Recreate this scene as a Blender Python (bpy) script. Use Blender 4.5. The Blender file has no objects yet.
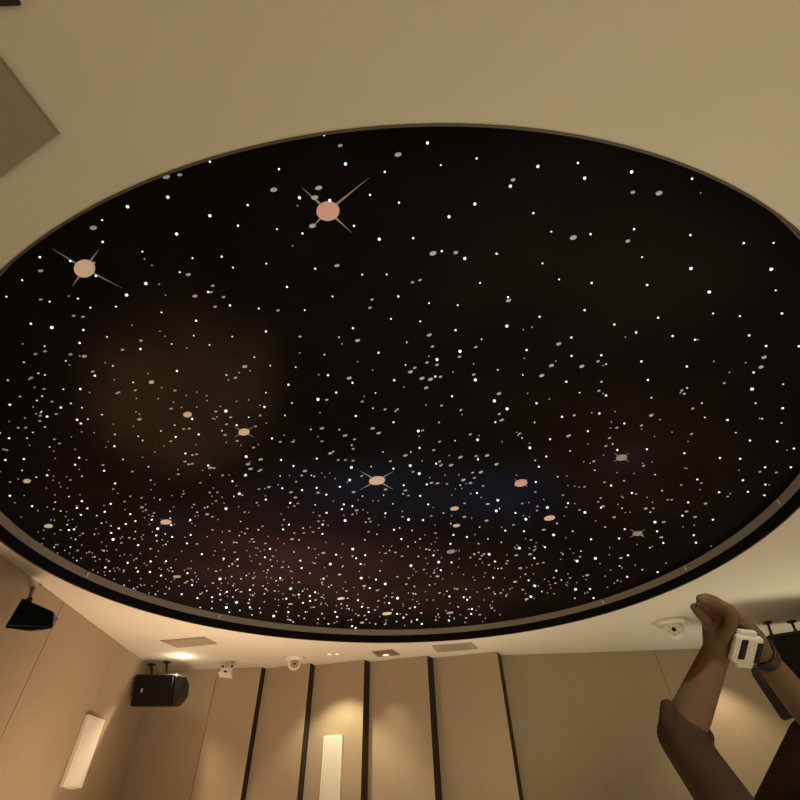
import bpy, bmesh, math, random
from mathutils import Vector, Matrix, Euler
random.seed(7)
C = bpy.context.scene.collection
# ------------------------------------------------------------------ camera
F = 445.0
EYE = Vector((0, 0, 1.6))
up = Vector((384-400, 400+90, -F)).normalized()
fw = Vector((0, 0, -1)); yy = (fw - up*fw.dot(up)).normalized(); xx = yy.cross(up)
R = Matrix((xx, yy, up))
cam = bpy.data.objects.new('camera', bpy.data.cameras.new('camera'))
cam.data.sensor_width = 36; cam.data.lens = F/800*36; cam.data.clip_start = 0.02
cam.matrix_world = Matrix.Translation(EYE) @ R.to_4x4()
C.objects.link(cam); bpy.context.scene.camera = cam
def ray(x, y): return R @ Vector((x-400, 400-y, -F))
def P(x, y, z):                      # photo pixel -> point on the horizontal plane z
    v = ray(x, y); return EYE + v*((z-EYE.z)/v.z)
def PW(x, y, a, b):                  # photo pixel -> point on the vertical plane through plan points a, b
    n = Vector((b[1]-a[1], a[0]-b[0], 0)); v = ray(x, y)
    return EYE + v*((Vector((a[0], a[1], 0))-Vector((0, 0, 0))).dot(n)/v.dot(n))
def PD(x, y, d): return EYE + ray(x, y)*(d/F)
def dep(p): return -(R.transposed() @ (p-EYE)).z
H = 3.6
# ------------------------------------------------------------------ materials
def mat(name, col, rough=.7, spec=.3, emit=None, es=0, metal=0, noise=0, nscale=20, bump=0, stretch=None, coat=0):
    m = bpy.data.materials.new(name); m.use_nodes = True
    nt = m.node_tree; b = nt.nodes['Principled BSDF']
    b.inputs['Base Color'].default_value = (*col, 1); b.inputs['Roughness'].default_value = rough
    b.inputs['Specular IOR Level'].default_value = spec; b.inputs['Metallic'].default_value = metal
    if emit:
        b.inputs['Emission Color'].default_value = (*emit, 1); b.inputs['Emission Strength'].default_value = es
    if noise or bump:
        tc = nt.nodes.new('ShaderNodeTexCoord'); mp = nt.nodes.new('ShaderNodeMapping')
        n = nt.nodes.new('ShaderNodeTexNoise'); n.inputs['Scale'].default_value = nscale; n.inputs['Detail'].default_value = 4
        nt.links.new(tc.outputs['Object'], mp.inputs[0]); nt.links.new(mp.outputs[0], n.inputs[0])
        if stretch: mp.inputs['Scale'].default_value = stretch
        if noise:
            mx = nt.nodes.new('ShaderNodeMix'); mx.data_type = 'RGBA'
            mx.inputs[6].default_value = (*[c*(1-noise) for c in col], 1); mx.inputs[7].default_value = (*[min(1, c*(1+noise)) for c in col], 1)
            nt.links.new(n.outputs[0], mx.inputs[0]); nt.links.new(mx.outputs[2], b.inputs['Base Color'])
        if bump:
            bp = nt.nodes.new('ShaderNodeBump'); bp.inputs['Strength'].default_value = bump; bp.inputs['Distance'].default_value = .003
            nt.links.new(n.outputs[0], bp.inputs['Height']); nt.links.new(bp.outputs[0], b.inputs['Normal'])
    return m
M = {
 'ceiling': mat('cream_paint', (.68, .64, .54), .85, .15, noise=.03, nscale=1.5, bump=.05),
 'fabric': mat('tan_acoustic_fabric', (.36, .28, .19), .9, .1, noise=.07, nscale=14, bump=.25, stretch=(1, 1, .25)),
 'dark': mat('dark_brown_return', (.018, .013, .010), .55, .3),
 'plaster': mat('wall_backing', (.16, .12, .08), .9, .1),
 'floor': mat('carpet', (.50, .44, .36), .95, .05, noise=.15, nscale=40),
 'blackrim': mat('black_rim', (.006, .005, .005), .7, .1),
 'greyrim': mat('grey_satin_band', (.30, .28, .23), .35, .5),
 'trim': mat('bronze_edge_trim', (.10, .08, .055), .5, .4),
 'tile': mat('olive_tan_board', (.33, .285, .20), .8, .2, noise=.04, nscale=3),
 'boxdark': mat('dark_box', (.03, .024, .02), .6, .3),
 'white': mat('white_plastic', (.72, .68, .60), .5, .4),
 'whitegloss': mat('white_satin_plastic', (.75, .71, .62), .35, .5),
 'grille': mat('white_speaker_mesh', (.66, .62, .54), .8, .2, noise=.06, nscale=120),
 'vent': mat('vent_grille_grey', (.36, .32, .25), .7, .2),
 'ventdark': mat('vent_dark', (.20, .175, .125), .8, .1),
 'black': mat('black_speaker_shell', (.006, .006, .006), .34, .5),
 'blackmesh': mat('black_grille_cloth', (.006, .006, .006), .75, .2, noise=.3, nscale=200),
 'metal': mat('black_metal', (.015, .013, .012), .4, .5),
 'lens': mat('dark_glass_lens', (.004, .004, .005), .5, .2),
 'smoked': mat('smoked_dome', (.10, .095, .08), .25, .6),
 'logo': mat('pale_badge', (.6, .62, .65), .4, .5),
 'skin': mat('skin', (.18, .105, .056), .6, .35, noise=.08, nscale=25),
 'shirt': mat('brown_cotton', (.066, .042, .026), .9, .1, noise=.1, nscale=30),
 'trousers': mat('dark_trousers', (.03, .03, .035), .9, .1),
 'hair': mat('dark_hair', (.012, .009, .008), .6, .3),
 'shoe': mat('dark_shoe', (.03, .025, .02), .6, .3),
 'watchwhite': mat('white_watch', (.80, .76, .68), .4, .5),
 'lamp': mat('warm_lamp_face', (.9, .8, .6), .5, .3, (1, .82, .55), 1.3),
 'starlight': mat('white_star_point', (.8, .8, .8), .5, .2, (.93, .97, 1), 1.15),
 'starblue': mat('blue_white_star_point', (.8, .8, .8), .5, .2, (.72, .88, 1), 1.25),
 'starmid': mat('medium_star_point', (.6, .6, .6), .5, .2, (.95, .95, 1), .6),
 'stardim': mat('dim_star_point', (.6, .6, .6), .5, .2, (.9, .88, .85), .2),
 'disc': mat('printed_star', (.56, .56, .57), .8, .1, (.95, .97, 1), .09),
 'discdim': mat('printed_star_faint', (.42, .38, .34), .8, .1, (1, .95, .88), .04),
 'orange': mat('printed_orange_star', (.72, .52, .36), .8, .1, (1, .74, .55), .22),
 'redstar': mat('printed_red_star', (.70, .40, .32), .8, .1, (1, .62, .5), .18),
 'palestar': mat('printed_pale_star', (.70, .66, .50), .8, .1, (1, .9, .7), .16),
 'spike': mat('printed_star_ray', (.38, .34, .33), .8, .1, (.8, .75, .8), .05),
}
# ------------------------------------------------------------------ mesh helpers
def obj(name, bm, m, parent=None, smooth=False):
    me = bpy.data.meshes.new(name)
    bmesh.ops.recalc_face_normals(bm, faces=bm.faces[:])
    bm.to_mesh(me); bm.free()
    for mm in (m if isinstance(m, (list, tuple)) else [m]): me.materials.append(mm)
    if smooth:
        for p in me.polygons: p.use_smooth = True
    o = bpy.data.objects.new(name, me); C.objects.link(o)
    if parent is not None: o.parent = parent
    return o
def tag(o, label, cat, group=None):
    o['label'] = label; o['category'] = cat
    if group: o['group'] = group
    return o
def thing(name, label, cat, loc=(0, 0, 0), rot=(0, 0, 0), group=None):
    o = bpy.data.objects.new(name, None); C.objects.link(o); o.empty_display_size = .1
    o.location = loc; o.rotation_euler = rot
    return tag(o, label, cat, group)
def struct(name, bm, m):
    o = obj(name, bm, m); o['kind'] = 'structure'; return o
def box(bm, c, s, rot=None, bev=0):
    r = bmesh.ops.create_cube(bm, size=1)['verts']
    for v in r: v.co = Vector((v.co.x*s[0], v.co.y*s[1], v.co.z*s[2]))
    if bev:
        es = list({e for v in r for e in v.link_edges})
        r2 = bmesh.ops.bevel(bm, geom=es, offset=bev, segments=2, affect='EDGES', profile=.5)
        r = list({v for f in r2['faces'] for v in f.verts} | {v for v in r if v.is_valid})
    mt = Matrix.Translation(c) @ (rot.to_matrix().to_4x4() if isinstance(rot, Euler) else (rot or Matrix.Identity(4)))
    for v in r: v.co = mt @ v.co
    return r
def cyl(bm, a, b, r1, r2=None, n=20, caps=True):
    a, b = Vector(a), Vector(b); r2 = r1 if r2 is None else r2
    d = b-a; q = d.to_track_quat('Z', 'Y').to_matrix().to_4x4()
    mt = Matrix.Translation((a+b)/2) @ q
    bmesh.ops.create_cone(bm, cap_ends=caps, segments=n, radius1=r1, radius2=r2, depth=d.length, matrix=mt)
def sph(bm, c, r, s=(1, 1, 1), u=16, v=10, rot=None):
    mt = Matrix.Translation(c) @ (rot or Matrix.Identity(4)) @ Matrix.Diagonal((*s, 1))
    bmesh.ops.create_uvsphere(bm, u_segments=u, v_segments=v, radius=r, matrix=mt)
def lathe(bm, prof, c=(0, 0, 0), n=40):
    rings = []
    for r, z in prof:
        rings.append([bm.verts.new((c[0]+max(r, 1e-4)*math.cos(2*math.pi*k/n), c[1]+max(r, 1e-4)*math.sin(2*math.pi*k/n), c[2]+z)) for k in range(n)])
    for i in range(len(rings)-1):
        for k in range(n): bm.faces.new((rings[i][k], rings[i][(k+1) % n], rings[i+1][(k+1) % n], rings[i+1][k]))
    bm.faces.new(rings[0]); bm.faces.new(rings[-1])
def prism(bm, poly, z0, z1):         # polygon in plan, extruded in z
    a = [bm.verts.new((p[0], p[1], z0)) for p in poly]; b = [bm.verts.new((p[0], p[1], z1)) for p in poly]
    bm.faces.new(a); bm.faces.new(b)
    for i in range(len(a)):
        j = (i+1) % len(a); bm.faces.new((a[i], a[j], b[j], b[i]))
B = bmesh.new
# ------------------------------------------------------------------ room shell
HC = Vector((-0.0359, 4.4422)); HR = 3.870
def hole(a, off=0.0):
    c = (1.93493628, .0158, -.00039, -.02423, .01327)
    r = 2*(c[0]+c[1]*math.cos(2*a)+c[2]*math.sin(2*a)+c[3]*math.cos(3*a)+c[4]*math.sin(3*a)) + off
    return Vector((HC.x+r*math.cos(a), HC.y+r*math.sin(a)))
N = 240
angs = [2*math.pi*k/N for k in range(N)]
X0, X1, Y0, Y1 = -6.2, 9.2, -5.2, 11.2
def ray_rect(a):
    d = Vector((math.cos(a), math.sin(a))); t = 1e9
    if d.x > 1e-9: t = min(t, (X1-HC.x)/d.x)
    if d.x < -1e-9: t = min(t, (X0-HC.x)/d.x)
    if d.y > 1e-9: t = min(t, (Y1-HC.y)/d.y)
    if d.y < -1e-9: t = min(t, (Y0-HC.y)/d.y)
    return HC + d*t
ca = sorted(angs + [math.atan2(y-HC.y, x-HC.x) % (2*math.pi) for x in (X0, X1) for y in (Y0, Y1)])
bm = B()
lo = []
for z in (H, H+.45):
    lo.append(([bm.verts.new((*hole(a), z)) for a in ca], [bm.verts.new((*ray_rect(a), z)) for a in ca]))
n = len(ca)
for k in range(n):
    j = (k+1) % n
    for i in (0, 1): bm.faces.new((lo[i][0][k], lo[i][0][j], lo[i][1][j], lo[i][1][k]))
    bm.faces.new((lo[0][1][k], lo[0][1][j], lo[1][1][j], lo[1][1][k]))
    bm.faces.new((lo[0][0][k], lo[0][0][j], lo[1][0][j], lo[1][0][k]))
struct('ceiling', bm, M['ceiling'])
bm = B(); box(bm, ((X0+X1)/2, (Y0+Y1)/2, -.1), (X1-X0, Y1-Y0, .2)); struct('floor', bm, M['floor'])
D1 = H + .114; D2 = H + .1995
def ring(z0, z1, o0, o1):
    bm = B()
    vs = [[bm.verts.new((*hole(a, o), z)) for a in angs] for o, z in ((o0, z0), (o0, z1), (o1, z1), (o1, z0))]
    for i in range(4):
        A, Bv = vs[i], vs[(i+1) % 4]
        for k in range(N): bm.faces.new((A[k], A[(k+1) % N], Bv[(k+1) % N], Bv[k]))
    return bm
SKY = thing('star_ceiling', 'large round recessed black star ceiling scattered with white points and glowing orange stars', 'star ceiling', (HC.x, HC.y, H))
SI = Matrix.Translation((-HC.x, -HC.y, -H))
def sky(name, bm, m, smooth=False, parent=None):
    bm.transform(SI); return obj(name, bm, m, parent or SKY, smooth)
sky('rim_wall', ring(H-.002, D1, -.007, -.001), M['blackrim'])['label'] = 'black lower band of the recess'
sky('cove_band', ring(D1, D2+.03, -.009, -.001), M['greyrim'])['label'] = 'grey satin upper band of the recess'
sky('edge_trim', ring(H-.003, H+.006, -.009, .002), M['trim'])['label'] = 'thin bronze trim round the opening'
# printed panel: polar grid disc, slight thickness
bm = B(); vs = [bm.verts.new((*hole(a, -.009), D2)) for a in angs]; bm.faces.new(vs)
ex = bmesh.ops.extrude_face_region(bm, geom=bm.faces[:]); 
for v in ex['geom']:
    if isinstance(v, bmesh.types.BMVert): v.co.z += .02
# nebula print as procedural blobs in object coordinates: (px, py, rx px, ry px, colour, sharpness)
NEB = [(178, 385, 112, 98, (.026, .0195, .0105), .6), (262, 365, 22, 60, (.004, .0028, .001), .5), (150, 420, 170, 120, (.006, .004, .002), 1),
       (400, 490, 190, 52, (.002, .0045, .014), 1), (372, 478, 48, 26, (.001, .010, .026), 1), (512, 492, 90, 40, (.0, .003, .016), 1),
       (300, 492, 90, 40, (.004, .003, .009), 1), (166, 521, 26, 16, (.001, .004, .020), 1), (244, 433, 22, 14, (.003, .003, .020), 1),
       (250, 545, 150, 60, (.016, .005, .007), 1), (400, 575, 190, 50, (.015, .007, .006), 1), (640, 450, 140, 90, (.008, .003, .002), 1),
       (330, 545, 120, 45, (.010, .004, .010), 1), (328, 211, 20, 15, (.0, .001, .016), 1), (622, 458, 40, 20, (.004, .003, .012), 1),
       (600, 240, 210, 130, (.005, .0055, .005), 1), (60, 520, 80, 50, (.0, .0, .0), 1), (345, 160, 10, 10, (.0, .002, .010), 1)]
m = bpy.data.materials.new('star_panel_print'); m.use_nodes = True; nt = m.node_tree; bs = nt.nodes['Principled BSDF']
bs.inputs['Roughness'].default_value = .8; bs.inputs['Specular IOR Level'].default_value = .02
tc = nt.nodes.new('ShaderNodeTexCoord'); nz = nt.nodes.new('ShaderNodeTexNoise'); nz.inputs['Scale'].default_value = 1.3; nz.inputs['Detail'].default_value = 3
nt.links.new(tc.outputs['Object'], nz.inputs[0])
prev = None
for (px, py, rx, ry, col, sh) in NEB:
    c = (P(px, py-ry, D2)+P(px, py+ry, D2))/2; u_ = (P(px+rx, py, D2)-P(px-rx, py, D2))/2; v_ = (P(px, py+ry, D2)-P(px, py-ry, D2))/2
    # axes of the ellipse spanned by u_, v_ on the panel
    t_ = .5*math.atan2(2*u_.dot(v_), u_.dot(u_)-v_.dot(v_))
    A1 = u_*math.cos(t_)+v_*math.sin(t_); A2 = v_*math.cos(t_)-u_*math.sin(t_)
    mp = nt.nodes.new('ShaderNodeMapping'); mp.vector_type = 'TEXTURE'
    mp.inputs['Location'].default_value = (c.x-HC.x, c.y-HC.y, D2-H); mp.inputs['Scale'].default_value = (A1.length, A2.length, 1)
    mp.inputs['Rotation'].default_value = (0, 0, math.atan2(A1.y, A1.x))
    ln = nt.nodes.new('ShaderNodeVectorMath'); ln.operation = 'LENGTH'
    nt.links.new(tc.outputs['Object'], mp.inputs[0]); nt.links.new(mp.outputs[0], ln.inputs[0])
    mr = nt.nodes.new('ShaderNodeMapRange'); mr.interpolation_type = 'SMOOTHSTEP'
    mr.inputs['From Min'].default_value = 1.15; mr.inputs['From Max'].default_value = 1.15-sh*1.15
    nt.links.new(ln.outputs['Value'], mr.inputs['Value'])
    sc_ = nt.nodes.new('ShaderNodeVectorMath'); sc_.operation = 'SCALE'; sc_.inputs[0].default_value = col
    nt.links.new(mr.outputs[0], sc_.inputs['Scale'])
    ad = nt.nodes.new('ShaderNodeVectorMath'); ad.operation = 'ADD'
    if prev is None: ad.inputs[0].default_value = (.0062, .0050, .0046)
    else: nt.links.new(prev.outputs[0], ad.inputs[0])
    nt.links.new(sc_.outputs[0], ad.inputs[1]); prev = ad
m2 = nt.nodes.new('ShaderNodeMapRange'); m2.inputs['From Min'].default_value = .3; m2.inputs['From Max'].default_value = .7; m2.inputs['To Min'].default_value = .7; m2.inputs['To Max'].default_value = 1.25
nt.links.new(nz.outputs[0], m2.inputs['Value'])
fs = nt.nodes.new('ShaderNodeVectorMath'); fs.operation = 'SCALE'; nt.links.new(prev.outputs[0], fs.inputs[0]); nt.links.new(m2.outputs[0], fs.inputs['Scale'])
GAIN = nt.nodes.new('ShaderNodeVectorMath'); GAIN.operation = 'SCALE'; GAIN.inputs['Scale'].default_value = 1.25; nt.links.new(fs.outputs[0], GAIN.inputs[0])
nt.links.new(GAIN.outputs[0], bs.inputs['Base Color'])
sky('star_panel', bm, m)['label'] = 'black backing printed with faint brown, blue and red nebula clouds'
# ------------------------------------------------------------------ stars (read off the printed panel)
# suffix: none small point, b bright point, B brightest, e printed disc, E larger disc, s faint
CROPS = [
(0,120,4,"665 227E|719 219e|672 308B|511 346B|707 455B|409 400|373 431E|411 487b|160 548b|163 603E|89 640|26 706|282 563b|374 571e|384 623b|570 526|578 555s|608 581s|719 608|770 552|753 618E|584 653B|637 656s|662 700s|780 704E|646 769|507 699B|464 746|163 718e|199 726|275 704s|312 714|362 750|295 783e|332 787e"),
(200,120,4,"496 60b|561 102e|582 175B|40 166b|316 196b|295 279E|475 271E|459 310E|398 310B|519 321B|739 207b|680 299b|796 330b|191 340b|390 342s|40 382B|152 422b|308 436|450 423E|410 453b|616 423b|717 476B|87 546b|132 590|265 574|370 503s|461 594b|548 582E|649 618|747 617|348 667b|530 705|793 705b|51 663e|33 687b|45 688e|94 708e|120 741b|60 747e|235 753|312 761e|419 760|688 718e|680 751e|792 138E"),
(400,120,4,"110 91B|163 180|306 153b|452 239e|441 264B|551 185B|711 171b|738 232B|299 335B|196 386B|533 372b|605 446|53 472b|693 470E|762 456b|132 533E|167 524b|223 530e|259 553B|386 534b|570 573|50 649e|80 640e|320 651|432 708b|434 722E|636 637|766 651b|116 732|231 740|558 786b|738 760b"),
(600,120,4,"126 207B|368 234b|131 289e|236 292E|402 291s|136 436b|111 484e|361 460b|574 492b|694 491|168 548|363 593B|684 596B|188 659b|436 687B|702 681|452 773|559 784|727 773b|232 790b|460 215s"),
(0,300,4,"163 1e|199 5|362 31|464 27|646 49|295 63e|332 67e|124 94b|208 109B|334 119b|528 101s|785 82b|428 147|640 125s|660 144s|775 142|319 171b|91 175s|179 184|564 162e|562 195b|687 175|490 199e|142 216e|180 205e|282 217e|337 225E|96 248|264 243|278 259s|421 250s|452 263|154 293|180 299|371 286e|380 302b|708 283b|125 311e|117 317s|32 320|458 318s|139 349s|176 356e|254 356|322 355b|533 329|541 361e|169 384|80 386e|546 393s|633 394s|468 373e|476 369e|700 362e|745 382s|787 368s|148 401|208 406e|284 413|40 418b|133 427s|244 429b|694 408s|684 435e|726 429s|787 427s|328 430|166 446|145 454s|161 463e|189 465b|225 456e|100 472s|309 478b|352 476|408 458|160 484e|324 493b|544 447s|558 456s|558 477E|454 496s|180 507|73 511e|103 511e|327 527s|132 529|377 530s|534 504s|699 500|769 475b|735 515e|757 514e|644 523|460 537|37 552b|109 552|218 557e|238 574e|286 547s|553 544|571 561|703 547b|683 565e|795 537b|199 587|215 604s|434 565s|424 588s|458 584b|657 583s|15 597e|27 600e|300 597s|742 613b|770 620e|787 617e|22 639b|96 635b|317 630b|346 639s|492 637|571 628s|301 658b|412 660e|417 682b|740 646e|755 657e|769 655e|594 666|711 678s|713 697e|530 686e|89 681|195 680s|189 700b|146 708|73 715s|212 720s|328 704|282 720e|40 728e|603 720|619 737s|677 716s|461 733b|453 756e|243 746s|270 752s|186 752s|40 782b|276 785|320 778s|97 781s|734 775e|521 785e|566 791e|640 798|688 781s|1 531|1 686s|784 578s"),
(200,300,4,"59 27e|120 20b|235 33|312 41e|419 40|129 146|264 125b|400 146e|38 179|556 148|568 175s|612 112b|630 162E|687 2e|680 31e|764 75|399 211s|498 218|714 210b|630 246s|218 228|281 262|383 268|179 266E|157 290s|106 299|142 311e|114 319s|512 300b|690 279s|597 312E|610 330b|777 320b|354 338b|27 382s|28 402s|264 370|545 369b|702 371|146 405s|195 399s|81 425s|472 396B|507 399e|368 411|649 406e|657 385s|63 446e|104 443B|59 475s|68 467s|258 427b|240 421s|340 461|480 450s|692 432|740 437e|783 443s|790 437e|123 469e|195 468|240 462e|623 463b|774 488b|106 497e|147 500b|222 505e|88 522|100 540e|149 564e|288 553b|337 540s|443 517|488 513E|557 518|691 513E|715 532E|321 567e|377 560s|372 567e|580 542E|488 565e|472 545s|618 557e|105 569s|164 581s|234 577s|214 590e|607 580|613 595e|521 613E|533 605|2 536"),
(400,300,4,"116 12b|231 20b|432 3E|738 40b|558 66B|427 103B|81 85|528 108s|493 118s|222 120b|117 140E|326 156|685 149b|27 169|130 186e|303 188e|635 175E|240 204B|238 227e|506 199b|148 237B|148 259e|686 223b|792 245e|22 259|108 250e|727 265E|59 271e|42 287E|606 262E|599 263b|391 279|567 302E|141 305b|162 307e|88 313E|122 317E|295 298e|301 318B|491 299|665 326b|105 351E|208 384b|396 374E|718 370|510 373s|796 363e|377 402B|166 422e|104 419s|546 412b|428 434B|243 440e|248 457s|397 456e|648 466b|697 461e|797 453b|156 489|381 488b|407 480E|538 489|73 523B|90 522e|281 537e|316 542s|310 558B|674 543E|751 524b|479 534e|488 551|600 556b|220 562|158 567e|408 566s|519 590B|752 575s|680 603|78 591b|135 600e|585 625b|540 641|555 666b|775 645e|735 647s|760 652s|631 706|779 680|738 747e|716 748s|652 780e|543 727b|541 768e|575 797s|672 742s|667 703s"),
(600,300,4,"232 69b|451 52b|559 65|727 53B|57 97b|144 129b|290 143b|380 158b|596 141b|664 183b|795 184b|656 229E|644 268E|165 245b|5 220b|24 256|12 262s|347 265b|614 289b|517 289s|497 332e|607 355B|732 336|191 319b|348 351|327 362e|337 375e|321 371s|6 327e|2 361e|12 374s|24 381b|205 390|371 434e|407 412|622 412|730 432b|205 461E|419 469|509 479b|648 474|725 491|3 453b|45 487s|97 493b|67 511e|41 511s|166 502e|166 516s|240 478s|288 528s|366 536e|543 530|218 545s|38 552e|599 561b|708 565b|50 575|24 584e|69 599b|187 596b|337 612b|775 593b|748 600s|479 631b|560 634b|763 668b|660 668b|170 652s|175 663e|208 647s|339 671s|555 681s|640 687e|705 690e|68 690s|220 698|389 717b|406 732e|571 720b|96 723e|18 729e|44 741b|325 740e|661 737b|248 762|400 758s|127 771b|144 776e|476 768b|591 766b|657 780b|511 786e|521 773s|86 785s|188 789s|287 799e"),
(0,400,8,"267 54s|416 12e|568 27e|297 107s|332 94e|198 145s|74 170s|218 306s|572 296s|654 256s|752 261s|599 393s|432 408s|442 466s|10 570s|180 563b|293 618b|378 600b|390 556s|429 607s|420 638e|565 638e|656 608b|373 703s|487 695s|537 706s|552 768b|641 758e|81 764b|193 762s|635 552s|533 612s"),
(0,500,6.667,"100 17s|215 39b|253 70s|316 45s|368 13|405 72|438 108s|445 77s|364 133s|458 133s|448 163|460 199b|495 194b|403 200e|292 200s|255 212s|364 224s|547 6b|513 51b|583 54b|540 97b|646 103|699 77b|739 24b|677 153|740 171|793 187b|742 217b|755 260B|552 222e|533 236s|630 227|505 261|476 251s|291 257s|470 312|362 314|545 299s|517 337e|578 352s|596 346e|616 353s|583 363s|383 352s|433 334s|633 378|541 387s|513 402|637 406s|726 406|694 337|678 280s|640 190s|777 330s|703 448b|733 473|767 473s|620 465s|653 481s|761 526s|740 475s|797 460s|700 500s|185 222s|280 290s"),
(100,500,8,"86 30b|39 93b|196 12e|243 111b|284 167b|207 190b|12 184|90 207s|151 223|90 262b|107 313B|284 251|164 305s|180 293s|173 343e|235 302e|275 310e|339 315s|306 359b|33 404|130 397s|405 391e|246 438s|291 468e|71 488|222 500b|406 489b|43 537|110 545s|79 568s|121 569s|150 552s|192 562|290 541|303 570b|374 521s|400 573b|113 630s|326 627s|323 675s|193 680|157 673s|270 705|285 718s|366 33s|335 58E|367 80e|344 89s|392 118s|433 103e|421 128e|357 140s|415 156b|396 193s|463 226B|561 89|562 143|570 199b|420 253s|451 281b|522 270|578 293b|456 325|497 315s|504 361s|527 353|450 451s|653 407s|696 345b|776 351e|726 277b|723 157b|752 36e|737 58s|778 96|762 129s|786 124s|529 487b|608 475s|731 487s|568 540|541 552s|553 565s|581 569|475 543s|489 602b|527 632s|700 583b|735 637e|698 652e|680 662e|737 678b|632 686s|570 652s|555 707|530 693s|392 743s|444 752|521 750e|654 751b|780 782b|456 651s|705 545s|770 608s|775 655s|486 2e"),
(200,440,8,"208 17s|299 7E|328 43s|467 38s|428 60e|370 130B|398 172s|384 193E|485 155E|644 14e|746 14E|648 158b|748 206b|405 231E|487 238e|473 248e|365 279B|67 202b|82 223E|113 224e|20 241s|79 277s|181 283e|233 279s|3 342e|260 328b|107 382s|77 420e|139 418e|96 448s|176 456s|129 487e|193 505s|272 449|315 427B|337 441e|209 546B|472 393e|519 387s|551 376E|625 356s|641 287|716 283s|658 384b|652 397e|728 417E|769 333e|763 460E|722 501b|754 528e|783 507e|706 535s|527 475b|455 502e|469 523s|38 543e|62 533|57 594E|100 614e|143 635s|309 532s|356 577e|391 578s|648 591s|672 638e|712 675b|325 650|499 690e|467 715|378 708e|331 733s|360 747e|315 763|235 728e|180 733s|100 719e|57 772s|665 713b|755 744e|545 769s|418 792e|624 788s|737 792E|792 798"),
(200,540,8,"175 18|272 18e|292 20e|398 12s|430 15e|524 27e|672 28s|195 77s|278 97e|464 66s|515 77s|561 69b|608 81s|752 94|15 111b|190 146b|301 153b|450 119s|400 128s|411 167s|519 136b|585 129e|564 159e|619 167s|665 171s|259 189e|281 170s|233 208|302 208e|478 191s|576 208|659 218e|709 213|735 250s|543 238|66 227s|129 249e|161 307B|204 304s|171 344s|254 291|371 282|329 309|433 261s|426 305e|531 296s|568 300s|609 325|642 302b|740 339s|792 337e|104 345e|42 368s|55 405|143 384s|265 363|426 360|504 366|542 343s|624 361s|215 413b|198 425s|161 432b|97 456b|98 491|95 544|287 400|329 414e|400 396b|437 425s|402 434s|422 440|264 454|165 477|526 391e|540 403s|516 428|598 408e|631 407s|726 385B|790 434b|691 467b|792 460s|396 475|293 495B|388 505e|400 537b|212 536B|215 510s|235 575|319 562|416 597|477 543|484 579|516 491s|522 478s|508 484s|629 478s|628 523s|716 512e|733 512e|702 537s|610 571|590 604B|707 574b|700 609s|705 636e|722 640e|745 653|790 604|333 626|113 600B|2 538|3 431e|18 420s|305 640s|415 655s|488 665b|630 667s"),
(300,540,8,"206 17s|69 60|340 30s|119 67s|149 116s|187 103E|289 115b|422 69B|420 127|328 140s|449 144b|522 119b|485 190b|515 194s|99 177s|117 186e|243 189B|13 222b|3 163b|196 219s|340 211|79 264|475 250s|317 276E|665 46s|716 82|637 98s|685 106e|763 99e|640 245|189 307b|176 339|490 301B|608 314b|778 294e|363 335s|252 359|231 373|431 378s|682 347B|558 382b|513 367E|514 387s|22 406|35 390s|58 391s|121 415b|293 416s|372 407e|616 403e|631 396s|737 422s|79 445b|81 485b|187 436s|174 456e|125 480e|192 465s|464 432s|464 479b|328 470E|381 466e|675 460s|690 446|738 456e|780 462B|24 500b|168 513s|205 505s|626 487e|714 502b|89 538s|110 537e|291 523s|330 510|334 545s|377 523|375 545s|392 549|496 531b|545 542e|549 573b|600 560e|739 555|44 574|282 573b|297 612b|176 587|446 589s|468 603e|518 604e|777 588b|639 609s|34 625|145 631|385 640s|411 636|529 636e|294 651s|497 661E|556 660s|226 668|605 670|680 675e|688 640s|772 651|417 686b|445 701b|687 660s|327 707E"),
(300,440,8,"178 7E|415 41b|425 70e|267 92|245 108E|664 94|135 147b|306 160e|364 160e|424 165e|723 169e|411 217B|747 227b|569 212|39 247E|14 284e|91 281|114 289|173 262s|239 264s|199 296s|282 308s|495 287e|397 317B|378 338s|319 372b|430 416E|133 381b|144 421E|17 399b|211 435b|685 395E|669 439|500 448|465 479s|583 483s|627 485s|743 509|351 513b|419 527b|335 551b|453 562E|504 558s|454 585s|420 595e|540 580s|121 517|107 579s|213 580b|156 606e|148 650e|188 645s|181 674b|225 682s|152 705e|25 703|31 743e|84 695s|104 736e|180 749b|361 641B|351 600s|552 629e|527 656|564 652e|683 584b|680 617s|628 679s|752 716b|548 734e|616 752|519 797|797 702"),
(400,540,8,"122 15|283 14s|404 28b|628 28|64 49|207 72|236 79e|405 93E|450 83s|16 129e|146 130|267 120b|596 116e|629 100e|655 125e|672 112e|563 139|640 151e|713 111B|221 188s|309 173B|412 177b|760 170b|607 200s|713 198e|87 201B|192 236e|296 225s|327 239b|756 223s|784 227|467 214s|272 262e|416 266s|300 290E|245 290s|340 310s|71 305e|745 299b|584 295s|597 318s|50 352e|116 370|236 358|456 391e|528 393|711 383e|682 388s|206 411s|375 408|316 423e|617 414s|68 422s|105 426|125 430|759 430|395 449b|510 455b|560 456|537 475b|100 475s|135 490s|215 478s|268 478s|670 478s|24 509s|400 505s|740 490s|80 545e|119 535b|465 533|152 508s|298 547s|551 553e|575 549b|569 589b|722 522s|735 544e|757 562s|51 596e|170 583e|305 594|367 564s|400 583E|397 609s|431 621s|28 618b|136 635b|391 641b|92 654|175 668b|287 640e|639 597e|529 623e|38 681s|610 560s"),
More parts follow.
